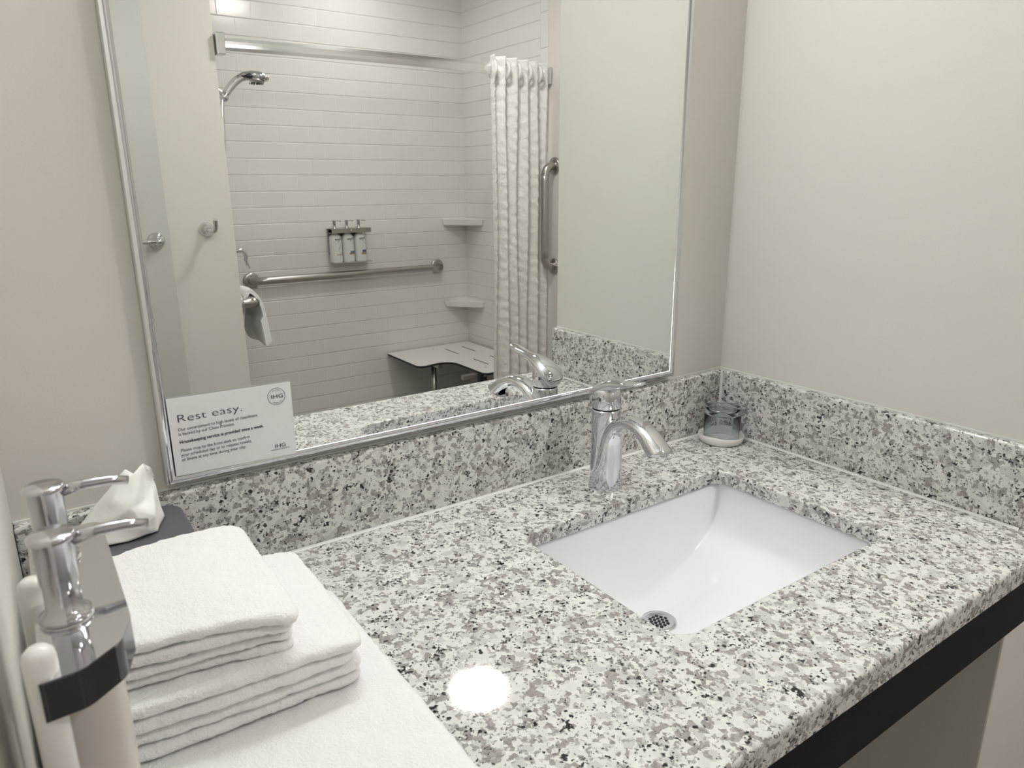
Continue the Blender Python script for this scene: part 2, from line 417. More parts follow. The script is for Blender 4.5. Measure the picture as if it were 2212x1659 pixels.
def counter():
    """slab with a rounded cutout: ring strips between the outline and the hole, softened top edges"""
    n = len(hole); cx, cy = -0.393, -0.302
    def offset_hole(d):   # move hole outline outwards by d
        out = []
        for i, (x, y) in enumerate(hole):
            a = Vector(hole[i - 1]); b = Vector(hole[(i + 1) % n]); tt = (b - a).normalized()
            nn = Vector((tt.y, -tt.x))
            if nn.dot(Vector((x - cx, y - cy))) < 0: nn = -nn
            out.append((x + nn.x * d, y + nn.y * d))
        return out
    def outer(d):         # outline point in the direction of every hole point
        x0, x1, y0, y1 = CX0, CX1, CY0 + d, CY1
        # walk the hole corners onto the outer rectangle corners
        res = []
        for (x, y) in hole:
            u = (x + 0.614) / 0.442; v = (y + 0.455) / 0.306
            # project radially onto the unit square border
            uu, vv = u - 0.5, v - 0.5; m_ = max(abs(uu), abs(vv)); uu, vv = uu / m_ * 0.5 + 0.5, vv / m_ * 0.5 + 0.5
            res.append((x0 + uu * (x1 - x0), y0 + vv * (y1 - y0)))
        return res
    rs = []
    r = 0.004
    z = lambda lst, h: [(x, y, h) for x, y in lst]
    rs.append(z(hole, -CT)); rs.append(z(hole, -r * 0.8))
    for k in range(1, 5):
        a = PI / 2 * k / 4; rs.append(z(offset_hole(r * 0.8 * (1 - math.cos(a))), -r * 0.8 * (1 - math.sin(a))))
    R_ = 0.006
    rs.append(z(outer(R_), 0))
    for k in range(1, 6):
        a = PI / 2 * k / 5; rs.append(z(outer(R_ * (1 - math.sin(a))), -R_ * (1 - math.cos(a))))
    rs.append(z(outer(0), -0.034)); rs.append(z(outer(0.003), -0.037)); rs.append(z(outer(0.03), -0.037)); rs.append(z(outer(0.03), -CT))
    b = MB(); b.rings(rs, False, False, False)
    b.add([], [])
    # underside
    n0 = len(b.v)
    m = len(rs[0])
    for j in range(m):
        k = (j + 1) % m
        b.f.append([(len(rs) - 1) * m + j, (len(rs) - 1) * m + k, k, j]); b.sm.append(False)
    # smooth only the rolled edges
    for i in range(len(b.f)):
        row = i // m
        b.sm[i] = row in (1, 2, 3, 4, 6, 7, 8, 9, 10)
    return b
co = tag(counter().build('granite_countertop', GRANITE, None, (-0.6, -0.3, 0)), 'speckled grey and white granite vanity countertop with sink cutout', 'countertop')

tag(MB().box(-1.2145, -0.0005, 0.0, 0.0188, 0.0005, 0.127, 0.0035, 3).build('granite_backsplash', GRANITE, None, (-0.6, 0.01, 0)),
    'long granite backsplash on the counter under the framed mirror', 'backsplash')
tag(MB().box(0.0, 0.0188, -0.5626, 0.0188, 0.0005, 0.127, 0.0035, 3).build('granite_side_splash', GRANITE, None, (0.01, -0.28, 0)),
    'granite side splash along the right wall behind the glass', 'side splash')
# caulk seams
def fillet(a, b, r, d1, d2):
    a, b, d1, d2 = Vector(a), Vector(b), Vector(d1), Vector(d2)
    A = [a, a + d1 * r, a + (d1 + d2) * r * 0.35, a + d2 * r]; B = [b + (p - a) for p in A]
    return MB().rings([A, B], False)
o = fillet((-1.21, -0.0002, 0.0002), (0, -0.0002, 0.0002), 0.0032, (0, -1, 0), (0, 0, 1)).build('trim_2', CAULK); struct(o)
o = fillet((-0.0002, 0, 0.0002), (-0.0002, -0.562, 0.0002), 0.0034, (-1, 0, 0), (0, 0, 1)).build('trim_3', CAULK); struct(o)
o = fillet((-0.0002, -0.0002, 0.0), (-0.0002, -0.0002, 0.125), 0.0038, (-1, 0, 0), (0, -1, 0)).build('trim_4', CAULK); struct(o)
o = MB().box(-1.2145, 0.0188, 0.0165, 0.0193, 0.1265, 0.1292).build('trim_5', CAULK); struct(o)
o = MB().box(0.0165, 0.0193, -0.5626, 0.0165, 0.1265, 0.1292).build('trim_6', CAULK); struct(o)

tag(MB().box(-1.2145, 0.012, -0.597, -0.578, -0.130, -0.0372, 0.001, 1).build('vanity_apron', BLACK, None, (-0.6, -0.58, -0.13)),
    'black apron panel hanging under the front edge of the granite counter', 'panel')

# ------------------------------------------------------------------ sink
sx0, sx1, sy0, sy1 = -0.620, -0.166, -0.461, -0.143
t = thing('undermount_sink', ((sx0 + sx1) / 2, (sy0 + sy1) / 2, -0.2), 'white porcelain undermount sink set into the granite counter', 'sink')
DRX, DRY, DRZ = -0.408, -0.238, -0.175
b = MB(); NX, NY = 150, 110
def sink_z(u, v):
    U, V = abs(2 * u - 1), abs(2 * v - 1)
    fx = (1 - min(U, 1) ** 1.5) ** 0.38 if U < 1 else 0
    fy = (1 - V ** 16) ** 0.5 if V < 1 else 0
    return -0.025 - 0.145 * 1 / ((1 / max(fx, .02)) ** 14 + (1 / max(fy, .02)) ** 14 - 1) ** (1 / 14) if fx > 0 and fy > 0 else -0.025
vs = []; fs = []
def spread(i, n):      # denser near both ends
    a = i / n; return 0.5 - 0.5 * math.cos(PI * a)
for i in range(NX + 1):
    for j in range(NY + 1):
        u, v = spread(i, NX), spread(j, NY)
        # rounded plan corners
        X, Y = 2 * u - 1, 2 * v - 1
        x = (sx0 + sx1) / 2 + X * (sx1 - sx0) / 2 * (1 - 0.03 * abs(Y) ** 8 * abs(X) ** 8)
        y = (sy0 + sy1) / 2 + Y * (sy1 - sy0) / 2 * (1 - 0.04 * abs(X) ** 8 * abs(Y) ** 8)
        z = sink_z(u, v)
        # side walls lean in a little towards the bottom
        k = (-0.025 - z) / 0.145
        y = y + (0.018 * k) * (-1 if Y > 0 else 1) * abs(Y) ** 1.5
        d = math.hypot(x - DRX, y - DRY)
        z = z + (DRZ - z) * (1 - min(1, max(0, (d - 0.029) / 0.045))) ** 2 if z < -0.13 else z
        if d < 0.029: z = DRZ - 0.001
        vs.append((x, y, z))
for i in range(NX):
    for j in range(NY):
        a = i * (NY + 1) + j; fs.append((a, a + NY + 1, a + NY + 2, a + 1))
b.add(vs, fs, True)
bowl = b.build('basin', PORC, t)
so = bowl.modifiers.new('thick', 'SOLIDIFY'); so.thickness = 0.006; so.offset = -1
# drain
dt = MB()
nrm = Vector((0, 0, 1))
b = MB().lathe((DRX, DRY, DRZ), [(0.0001, 0.0006), (0.019, 0.0006), (0.022, 0.0016), (0.0275, 0.0018), (0.0285, 0.0), (0.0285, -0.0008)], 48)
dr = b.build('drain', CHROMESOFT, t)
b = MB()
for i in range(-2, 3):
    for j in range(-2, 3):
        if abs(i + j) > 2: continue
        hx = (i + j * 0.5) * 0.0072; hy = j * 0.00624
        b.lathe((DRX + hx, DRY + hy, DRZ), [(0.0028, 0.0004), (0.0028, 0.0011), (0.0001, 0.0011)], 14)
b.build('strainer_holes', DARKHOLE, dr)

# ------------------------------------------------------------------ faucet
FX, FY = -0.391, -0.080
t = thing('sink_faucet', (FX, FY, 0), 'chrome single-handle faucet with arched spout behind the sink', 'faucet')
b = MB().lathe((FX, FY, 0), [(0.0262, 0.0002), (0.0262, 0.004), (0.0252, 0.012), (0.0240, 0.03), (0.0233, 0.07), (0.0236, 0.12), (0.0240, 0.136), (0.0236, 0.1395)], 64)
b.build('body', CHROME, t)
def sk(y): return FX - 0.10 * (FY - y)
sec = smooth_path([(-0.0840, 0.0003, 0.0290, 0.0265), (-0.0860, 0.018, 0.0255, 0.0245), (-0.0905, 0.045, 0.0210, 0.0225), (-0.0945, 0.072, 0.0175, 0.0205), (-0.1015, 0.096, 0.0145, 0.0190), (-0.114, 0.1165, 0.0125, 0.0182),
       (-0.132, 0.1285, 0.0108, 0.0175), (-0.151, 0.1335, 0.0102, 0.0172), (-0.170, 0.1325, 0.0108, 0.0178), (-0.187, 0.1255, 0.0125, 0.0185), (-0.203, 0.1145, 0.0145, 0.0195), (-0.217, 0.1015, 0.0165, 0.0205)], 5)
rs = []
for i, s_ in enumerate(sec):
    y, z, h, wdt = s_
    a = sec[max(i - 1, 0)]; c = sec[min(i + 1, len(sec) - 1)]
    tg = Vector((0, c[0] - a[0], c[1] - a[1])).normalized(); up = Vector((0, -tg.z, tg.y))   # outward / upward side
    if up.z < 0 and i > 20: up = -up
    up = Vector((0, tg.z, -tg.y)) if Vector((0, tg.z, -tg.y)).z > 0 else Vector((0, -tg.z, tg.y))
    ring = []
    if i < 14: up = Vector((0, tg.z, -tg.y))
    for j in range(40):
        q = 2 * PI * j / 40; cc, ss = math.cos(q), math.sin(q)
        sg = lambda v, e: math.copysign(abs(v) ** e, v)
        ring.append(Vector((sk(y), y, z)) + Vector((1, 0, 0)) * (wdt * sg(cc, 0.85)) + up * (h * sg(ss, 0.85)))
    rs.append(ring)
rs.pop()
rs.append([Vector((sk(-0.2135), -0.2135, 0.1025)) + Vector((1, 0, 0)) * (0.0205 * math.copysign(abs(math.cos(2 * PI * j / 40)) ** 0.85, math.cos(2 * PI * j / 40))) + Vector((0, -0.95, 0.31)) * (0.0255 * math.copysign(abs(math.sin(2 * PI * j / 40)) ** 0.85, math.sin(2 * PI * j / 40))) for j in range(40)])
sp = MB().rings(rs, True, True, True).build('spout', CHROME, t)
y, z, h, wdt = sec[-1]
tg = Vector((0, sec[-1][0] - sec[-2][0], sec[-1][1] - sec[-2][1])).normalized()
MB().tube([(sk(-0.207), -0.207, 0.106), (sk(-0.2095), -0.2095, 0.0995)], 0.011, 24).build('aerator', RUBBER, sp)
MB().tube([(FX, FY, 0.1395), (FX, FY, 0.1425)], 0.0222, 48).build('collar', RUBBER, t)
hd = MB().lathe((FX, FY, 0), [(0.0236, 0.1415), (0.0246, 0.1430), (0.0244, 0.158), (0.0236, 0.168), (0.0212, 0.1745), (0.016, 0.178), (0.001, 0.179)], 64).build('handle', CHROME, t)
sec = smooth_path([(-0.0550, 0.146, 0.003, 0.012), (-0.0570, 0.157, 0.007, 0.0205), (-0.067, 0.1685, 0.0105, 0.0238), (-0.083, 0.178, 0.0115, 0.0222), (-0.101, 0.185, 0.010, 0.0175), (-0.118, 0.189, 0.0075, 0.0138),
       (-0.136, 0.193, 0.005, 0.0130), (-0.154, 0.1975, 0.0035, 0.0135), (-0.166, 0.2015, 0.0028, 0.0115), (-0.172, 0.2045, 0.0012, 0.0045)], 5)
rs = []
for i, s_ in enumerate(sec):
    y, z, h, wdt = s_
    a = sec[max(i - 1, 0)]; c = sec[min(i + 1, len(sec) - 1)]
    tg = Vector((0, c[0] - a[0], c[1] - a[1])).normalized(); up = Vector((0, tg.z, -tg.y))
    rs.append([Vector((sk(y), y, z)) + Vector((1, 0, 0)) * (wdt * math.cos(2 * PI * j / 32)) + up * (h * math.sin(2 * PI * j / 32)) for j in range(32)])
MB().rings(rs, True).build('lever', CHROME, hd)
MB().lathe((FX - 0.002, FY - 0.0250, 0.158), [(0.0030, 0.003), (0.0030, 0.0), (0.0022, -0.0010), (0.0003, -0.0013)], 20, 'y').build('set_screw_cap', CHROMESOFT, hd)

# ------------------------------------------------------------------ glass on its paper coaster
gx, gy = -0.050, -0.050
b = MB(); rs = []
n = 72
def wob(a): return 1 + 0.018 * math.sin(3 * a + 0.6) + 0.012 * math.sin(5 * a)
prof = [(0.0005, 0.0008), (0.0400, 0.0008), (0.0415, 0.0016), (0.0432, 0.0065), (0.0448, 0.0165), (0.0443, 0.0167), (0.0422, 0.0068), (0.0400, 0.0024), (0.0005, 0.0022)]
for r, z in prof:
    rs.append([(gx + r * math.cos(2 * PI * j / n) * (wob(2 * PI * j / n) if z > 0.005 else 1), gy + r * math.sin(2 * PI * j / n) * (wob(2 * PI * j / n) if z > 0.005 else 1),
                z + (0.0016 * math.sin(2 * 2 * PI * j / n + 1.0) if z > 0.010 else 0)) for j in range(n)])
tag(b.rings(rs, True).build('paper_coaster', PAPER, None, (gx, gy, 0)), 'round white paper coaster tray under the upturned glass', 'coaster')
t = thing('drinking_glass', (gx, gy, 0.0024), 'clear drinking glass standing upside down on its coaster in the counter corner', 'glass')
MB().lathe((gx, gy, 0), [(0.0345, 0.0026), (0.0347, 0.010), (0.0355, 0.035), (0.0363, 0.0605)], 72, cap0=False, cap1=False).build('wall', THIN, t)
MB().lathe((gx, gy, 0), [(0.0345, 0.0026), (0.0350, 0.0026), (0.0352, 0.0040), (0.0345, 0.0046)], 72, cap0=False, cap1=False).build('rim', THIN, t)
MB().lathe((gx, gy, 0), [(0.0005, 0.0596), (0.0270, 0.0590), (0.0325, 0.0575), (0.0360, 0.0590), (0.0368, 0.0620), (0.0368, 0.0675), (0.0350, 0.0715), (0.0310, 0.0730), (0.0270, 0.0722), (0.0005, 0.0712)], 72).build('base', GLASS, t)

# ------------------------------------------------------------------ mirror
mx0, mx1, mz0, mz1 = -1.0519, -0.1407, 0.1377, 1.02
t = thing('wall_mirror', ((mx0 + mx1) / 2, 0.019, mz0), 'large wall mirror in a thin chrome frame above the backsplash', 'mirror')
MB().box(mx0 + 0.006, mx1 - 0.006, 0.0037, 0.0188, mz0 + 0.006, mz1 - 0.006).build('mirror_glass', MIRROR, t)
# mitred half-round frame
prof = [(0.0, 0.0185), (0.0, 0.004), (0.0012, 0.0012), (0.0035, -0.0004), (0.006, -0.0008), (0.0085, -0.0002), (0.0105, 0.0014), (0.0115, 0.0034), (0.0115, 0.006), (0.008, 0.0185)]
rs = []
for cxn, czn in ((0, 0), (1, 0), (1, 1), (0, 1)):
    rs.append([((mx0 + o_) if not cxn else (mx1 - o_), y_, (mz0 + o_) if not czn else (mz1 - o_)) for o_, y_ in prof])
b = MB(); b.rings(rs + [rs[0]], True, False, False)
b.build('frame', CHROME, t)

# ------------------------------------------------------------------ card
t = thing('notice_card', (-0.965, 0.0005, 0.147), 'small white printed housekeeping card resting in the mirror frame', 'card')
tilt = -0.014
def cz(x, z): return z + tilt * (x + 1.04)
b = MB(); x0, x1 = -1.0402, -0.8872
b.add([(x0, 0.0002, cz(x0, 0.1487)), (x1, 0.0002, cz(x1, 0.1487)), (x1, 0.0006, cz(x1, 0.2500)), (x0, 0.0006, cz(x0, 0.2500)),
       (x0, 0.0007, cz(x0, 0.1487)), (x1, 0.0007, cz(x1, 0.1487)), (x1, 0.0011, cz(x1, 0.2500)), (x0, 0.0011, cz(x0, 0.2500))],
      [(0, 1, 2, 3), (7, 6, 5, 4), (0, 4, 5, 1), (1, 5, 6, 2), (2, 6, 7, 3), (3, 7, 4, 0)])
b.build('card', CARD, t)
RC = Matrix.Rotation(-tilt * -1, 3, 'Y') @ Matrix.Rotation(PI / 2, 3, 'X')
def ctext(name, s, size, x, z, wd, m=INKG, off=0.0, space=1.0):
    return text_mesh(name, s, size, (x, -0.0001, cz(x, z)), RC, m, t, width=wd, offset=off, space=space)
ctext('headline_text', 'Rest easy.', 0.0142, -1.0318, 0.2183, 0.0772, INK, -0.00022)
ctext('body_text', 'Our commitment to high levels of cleanliness', 0.0058, -1.0314, 0.2070, 0.0967)
ctext('body_text', 'is backed by our Clean Promise.', 0.0058, -1.0314, 0.2010, 0.0672)
ctext('bold_text', 'Housekeeping service is provided once a week.', 0.0058, -1.0315, 0.1906, 0.1036, INK, 0.00012)
ctext('body_text', 'Please stop by the front desk to confirm', 0.0058, -1.0315, 0.1796, 0.0846)
ctext('body_text', 'your scheduled day or to request towels,', 0.0058, -1.0316, 0.1735, 0.0867)
ctext('body_text', 'or linens at any time during your stay.', 0.0058, -1.0318, 0.1673, 0.0792)
ctext('logo_text', 'IHG', 0.0074, -0.9160, 0.1611, 0.0141, INK)
ctext('logo_subtitle', 'HOTELS & RESORTS', 0.0022, -0.9214, 0.1579, 0.0250, INKG)
ccx, ccz = -0.9070, 0.2290 + 0.0018
b = MB(); n = 64; r1, r2 = 0.0112, 0.01155
b.rings([[(ccx + r * math.cos(2 * PI * j / n), yy, ccz + r * math.sin(2 * PI * j / n)) for j in range(n)] for r, yy in ((r1, -0.0001), (r2, -0.0001), (r2, 0.0004), (r1, 0.0004), (r1, -0.0001))], False, False, False)
b.build('emblem_ring', INKG, t)
text_mesh('emblem_text', 'IHG', 0.0074, (ccx - 0.0076, -0.0001, ccz - 0.0026), RC, INK, t, width=0.0152)
for word, top in (('CLEAN', True), ('PROMISE', False)):
    for i, ch in enumerate(word):
        k = i - (len(word) - 1) / 2
        a = (PI / 2 - k * 0.235) if top else (-PI / 2 + k * 0.20)
        rr = 0.0082 if top else 0.0098
        rot = Matrix.Rotation(-(a - PI / 2) if top else -(a + PI / 2), 3, 'Y') @ Matrix.Rotation(PI / 2, 3, 'X')
        text_mesh('emblem_letter', ch, 0.0024, (ccx + rr * math.cos(a), -0.0001, ccz + rr * math.sin(a)), rot, INKG, t, align='CENTER')

# ------------------------------------------------------------------ towels
def fbm(p, s, seed=0.0): return noise.noise(Vector((p[0] * s + seed, p[1] * s + seed * 1.7, p[2] * s)))
def pillow(b, x0, x1, y0, y1, z0, z1, warp=None, seed=0.0, step=0.0035, plan_r=0.012):
    """dense rounded slab: edges are half-round over the thickness"""
    hx, hy, hz = (x1 - x0) / 2, (y1 - y0) / 2, (z1 - z0) / 2
    c = Vector(((x0 + x1) / 2, (y0 + y1) / 2, (z0 + z1) / 2)); r = hz * 0.98
    nx, ny, nz = max(4, int(2 * hx / step)), max(4, int(2 * hy / step)), 5
    vid = {}; vs = []; fs = []
    def vert(i, j, k):
        if (i, j, k) in vid: return vid[(i, j, k)]
        def sp(q, n_, h):        # put extra lines next to the borders
            v = -1 + 2 * q / n_; return v * h
        p = Vector((sp(i, nx, hx), sp(j, ny, hy), sp(k, nz, hz)))
        core = Vector((max(-hx + r, min(hx - r, p.x)), max(-hy + r, min(hy - r, p.y)), max(-hz + r, min(hz - r, p.z))))
        # round the plan corners
        R_ = plan_r; cx_, cy_ = hx - r - R_, hy - r - R_
        if abs(core.x) > cx_ and abs(core.y) > cy_:
            q = Vector((math.copysign(cx_, core.x), math.copysign(cy_, core.y), core.z)); d = Vector((core.x, core.y, core.z)) - q
            if d.length > R_: core = q + d * (R_ / d.length)
        d = p - core
        if d.length < 1e-7: d = Vector((0, 0, math.copysign(1, p.z)))
        q = core + d.normalized() * r + c
        n_ = (d.normalized())
        q += n_ * (0.0011 * fbm(q, 160, seed) + 0.0013 * fbm(q, 45, seed) + 0.0006 * fbm(q, 420, seed))
        if warp: q = warp(q)
        vid[(i, j, k)] = len(vs); vs.append(q); return vid[(i, j, k)]
    for k in (0, nz):
        for i in range(nx):
            for j in range(ny):
                f = [vert(i, j, k), vert(i + 1, j, k), vert(i + 1, j + 1, k), vert(i, j + 1, k)]; fs.append(f if k else f[::-1])
    for i in (0, nx):
        for j in range(ny):
            for k in range(nz):
                f = [vert(i, j, k), vert(i, j + 1, k), vert(i, j + 1, k + 1), vert(i, j, k + 1)]; fs.append(f if i else f[::-1])
    for j in (0, ny):
        for i in range(nx):
            for k in range(nz):
                f = [vert(i, j, k), vert(i, j, k + 1), vert(i + 1, j, k + 1), vert(i + 1, j, k)]; fs.append(f if j else f[::-1])
    b.add(vs, fs, True)

def sag(q, x1, y0, dz, ctr=None):
    """stack droops a touch towards its free right and front edges"""
    u = max(0.0, 1 - (x1 - q.x) / 0.09); v = max(0.0, 1 - (q.y - y0) / 0.08)
    q.z -= dz * (u * u + v * v); return q

b = MB()
pillow(b, -1.205, -0.914, -0.590, -0.165, 0.001, 0.021, None, 1.0, 0.0040, 0.02)
pillow(b, -1.205, -0.916, -0.588, -0.167, 0.0212, 0.0405, None, 1.5, 0.0040, 0.02)
tag(b.build('bath_towel', TOWEL, None, (-1.05, -0.38, 0)), 'folded white bath towel, largest and lowest of the stack on the counter', 'towel', 'folded white towels stacked on the counter')

def stack(name, n_l, x0, x1, y0, y1, z0, z1, label, seed, roll=0.0, skew=0.0):
    b = MB(); h = (z1 - z0) / n_l
    for i in range(n_l):
        rnd = random.Random(int(seed * 100) + i)
        dx, dy = rnd.uniform(-0.003, 0.003), rnd.uniform(-0.003, 0.003)
        top = (i == n_l - 1 and roll > 0)
        ph = rnd.uniform(0, 6)
        def wp(q, ph=ph, i=i):
            q.y += skew * (x1 - q.x) / 0.13 * (1 - (q.y - y0) / (y1 - y0)) + 0.0022 * math.sin(q.x * 26 + ph * 1.3)
            hh = (q.z - 0.04) / 0.1
            q.z += 0.0030 * math.sin(q.x * 24 + 1.0) * hh
            return sag(q, x1, y0, 0.006 * hh)
        pillow(b, x0 + dx, x1 + dx + (0.003 if top else 0), y0 + dy - (roll if top else 0), y1 + dy, z0 + i * h + 0.0007, z0 + (i + 1) * h - 0.0007, wp, seed + i, 0.0032, 0.010)
    return tag(b.build(name, TOWEL, None, ((x0 + x1) / 2, (y0 + y1) / 2, z0)), label, 'towel', 'folded white towels stacked on the counter')
stack('hand_towel', 2, -1.200, -0.953, -0.366, -0.172, 0.0415, 0.0700, 'folded white hand towel lying directly on the large bath towel', 3.1, skew=0.008)
stack('hand_towel', 2, -1.200, -0.957, -0.372, -0.170, 0.0705, 0.1000, 'folded white hand towel with rolled front, third from the bottom of the stack', 4.7, 0.004, skew=0.010)
stack('washcloth', 2, -1.195, -1.010, -0.360, -0.170, 0.1005, 0.1215, 'folded white washcloth pressed under the topmost one', 6.2, skew=0.024)
stack('washcloth', 2, -1.195, -1.008, -0.366, -0.166, 0.1220, 0.1465, 'topmost folded white washcloth of the towel stack, smallest of all', 8.3, 0.003, skew=0.028)

# ------------------------------------------------------------------ tissue box and tissue
bx0, bx1, by0, by1, bz = -1.172, -1.043, -0.114, -0.006, 0.118
t = thing('tissue_box', ((bx0 + bx1) / 2, (by0 + by1) / 2, 0), 'dark grey rounded tissue box cover in the left back corner', 'tissue box')
out = round_poly([(bx0, by0), (bx1, by0), (bx1, by1), (bx0, by1)], 0.022, 10)
ccx_, ccy_ = (bx0 + bx1) / 2, (by0 + by1) / 2
def insc(pts, d): return [(ccx_ + (x - ccx_) * (1 - d / 0.06), ccy_ + (y - ccy_) * (1 - d / 0.055)) for x, y in pts]
rs = [[(x, y, z) for x, y in insc(out, d)] for d, z in ((0, 0.0008), (0, bz - 0.003), (0.0009, bz - 0.0009), (0.003, bz))]
nO = len(out); ell = []
for i in range(nO):
    a = math.atan2(out[i][1] - ccy_, out[i][0] - ccx_); ell.append((ccx_ + 0.030 * math.cos(a), ccy_ + 0.017 * math.sin(a)))
rs.append([(x, y, bz) for x, y in ell]); rs.append([(x, y, bz - 0.004) for x, y in ell])
MB().rings(rs, False, True, True).build('cover', BOXGREY, t)
# the tissue: a crumpled peak of creased facets pulled through the slot
V = dict(a=(-1.1000, -0.060, 0.1945), b=(-1.0933, -0.069, 0.1905), c=(-1.0802, -0.056, 0.1955), d=(-1.0742, -0.060, 0.1902), e=(-1.0720, -0.056, 0.1687),
         f=(-1.0657, -0.045, 0.1195), g=(-1.0796, -0.082, 0.1200), h=(-1.1011, -0.092, 0.1190), i=(-1.1302, -0.088, 0.1192), j=(-1.1579, -0.060, 0.1330),
         m=(-1.0935, -0.080, 0.1738), n=(-1.1036, -0.090, 0.1554), o=(-1.0870, -0.070, 0.1562), p=(-1.1182, -0.080, 0.1674), q=(-1.1295, -0.060, 0.1634),
         r=(-1.0812, -0.086, 0.1413), s=(-1.1402, -0.081, 0.1373), k=(-1.1330, -0.030, 0.1195), l=(-1.0900, -0.026, 0.1195), u=(-1.1000, -0.042, 0.1650),
         w=(-1.1150, -0.085, 0.1340), x=(-1.0930, -0.094, 0.1330), y=(-1.1480, -0.072, 0.1210))
T = ['aqp', 'apb', 'bpm', 'bmc', 'cmo', 'coe', 'ced', 'pnm', 'mno', 'onr', 'ore', 'erf', 'rgf', 'qjs', 'qsp', 'psn', 'snw', 'swi', 'wih', 'whx', 'nwx', 'nxr', 'xhg', 'xgr', 'jys', 'ysi',
     'quj', 'ujk', 'auq', 'abu', 'bcu', 'cdu', 'deu', 'eul', 'elf', 'ulk', 'jky']
ks = list(V); bm = bmesh.new()
vv = [bm.verts.new(V[k]) for k in ks]
for f in T:
    try: bm.faces.new([vv[ks.index(ch)] for ch in f])
    except ValueError: pass
bmesh.ops.recalc_face_normals(bm, faces=bm.faces)
bmesh.ops.subdivide_edges(bm, edges=bm.edges[:], cuts=2, use_grid_fill=True)
for v_ in bm.verts:
    d_ = Vector((noise.noise(v_.co * 60), noise.noise(v_.co * 60 + Vector((9, 0, 0))), noise.noise(v_.co * 60 + Vector((0, 7, 0)))))
    v_.co += d_ * 0.0030
bmesh.ops.smooth_vert(bm, verts=bm.verts[:], factor=0.12, use_axis_x=True, use_axis_y=True, use_axis_z=True)
bmesh.ops.subdivide_edges(bm, edges=bm.edges[:], cuts=1, use_grid_fill=True, smooth=0.15)
b = MB(); b.bm(bm, True)
o = b.build('tissue', TISSUE, None, (-1.11, -0.06, 0.1175))
tag(o, 'crumpled white tissue sticking out of the grey tissue box', 'tissue')
sm = o.modifiers.new('thick', 'SOLIDIFY'); sm.thickness = 0.0004

# ------------------------------------------------------------------ pump dispensers by the left wall
hz = 0.268; hy0, hy1, hxr = -0.556, -0.372, -0.1455 - 1.0
t = thing('bottle_bracket', (-1.215, -0.46, 0.05), 'polished chrome two-bottle dispenser bracket on the left wall', 'bracket')
out = round_poly([(-1.190, hy0), (-1.172, hy0 + 0.001), (-1.153, hy0 + 0.016), (hxr, hy0 + 0.040), (hxr, hy1), (-1.190, hy1)], [0.001, 0.012, 0.014, 0.012, 0.008, 0.001], 6)
pts = out
rs = [[(x, y, z) for x, y in pts] for z in (hz, hz + 0.0014)]
MB().rings(rs, False).build('top_plate', CHROME, t)
# rim hanging from the plate edge; its dark reflection is put into the colour
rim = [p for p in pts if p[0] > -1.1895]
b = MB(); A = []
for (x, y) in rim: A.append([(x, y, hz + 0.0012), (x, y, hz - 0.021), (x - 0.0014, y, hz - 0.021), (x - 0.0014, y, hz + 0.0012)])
b.rings(A, False, True, True).build('rim', REFLCHROME, t)
bk = MB().box(-1.2149, -1.2125, -0.552, -0.460, 0.060, 0.095, 0.0008, 1).box(-1.2126, -1.1885, -0.550, -0.542, 0.062, 0.092).box(-1.2126, -1.1885, -0.472, -0.464, 0.062, 0.092).build('wall_mount', MOUNT, t)
for y in (-0.546, -0.468):
    pp_ = MB().lathe((-1.1890, y, 0), [(0.0076, 0.060), (0.0076, hz + 0.0090), (0.0070, hz + 0.0125), (0.0045, hz + 0.0153), (0.0004, hz + 0.0162)], 28).build('mounting_post', PEG, t); pp_['label'] = 'white round-topped mounting post'

def pump(b, x, y, z, ang=0.0, s=1.0):
    b.lathe((x, y, z), [(0.0122 * s, 0), (0.0132 * s, 0.0012 * s), (0.0130 * s, 0.0030 * s), (0.0108 * s, 0.0046 * s), (0.0092 * s, 0.006 * s), (0.0088 * s, 0.020 * s), (0.0098 * s, 0.024 * s), (0.0100 * s, 0.0465 * s), (0.0118 * s, 0.0478 * s), (0.0120 * s, 0.0500 * s), (0.0108 * s, 0.0512 * s), (0.0005, 0.0514 * s)], 32)
    d = Vector((math.cos(ang), math.sin(ang), 0)); p = Vector((x, y, z + 0.0445 * s))
    b.tube([p + d * 0.006 * s, p + d * 0.022 * s + Vector((0, 0, 0.0016 * s)), p + d * 0.036 * s + Vector((0, 0, 0.0006 * s)), p + d * 0.047 * s + Vector((0, 0, -0.0022 * s))], [0.0040 * s, 0.0034 * s, 0.0031 * s, 0.0030 * s], 14)

for y, lab in ((-0.498, 'nearest soap bottle with chrome pump hanging in the wall bracket'), (-0.420, 'soap bottle with chrome pump, farther one in the left wall bracket')):
    x = -1.175
    tb = thing('soap_bottle', (x, y, 0.06), lab, 'bottle', 'pump bottles in the left wall bracket')
    b = MB(); rs = []
    for r, z in ((0.018, 0.055), (0.021, 0.058), (0.0225, 0.066), (0.0225, 0.212), (0.0215, 0.226), (0.0185, 0.238), (0.0135, 0.245), (0.0120, 0.249), (0.0120, 0.262)):
        rs.append([(x + r * math.copysign(abs(math.cos(q)) ** 0.8, math.cos(q)), y + r * 1.08 * math.copysign(abs(math.sin(q)) ** 0.8, math.sin(q)), z) for q in [2 * PI * j / 40 for j in range(40)]])
    b.rings(rs, True).build('bottle', BOTTLEW, tb)
    b = MB(); pump(b, x, y, hz + 0.0018, 0.05); b.build('pump', PUMPCHROME, tb)
    b = MB().lathe((x, y, 0), [(0.0135, 0.249), (0.0135, hz + 0.0015)], 24); b.build('pump_collar', PEG, tb)

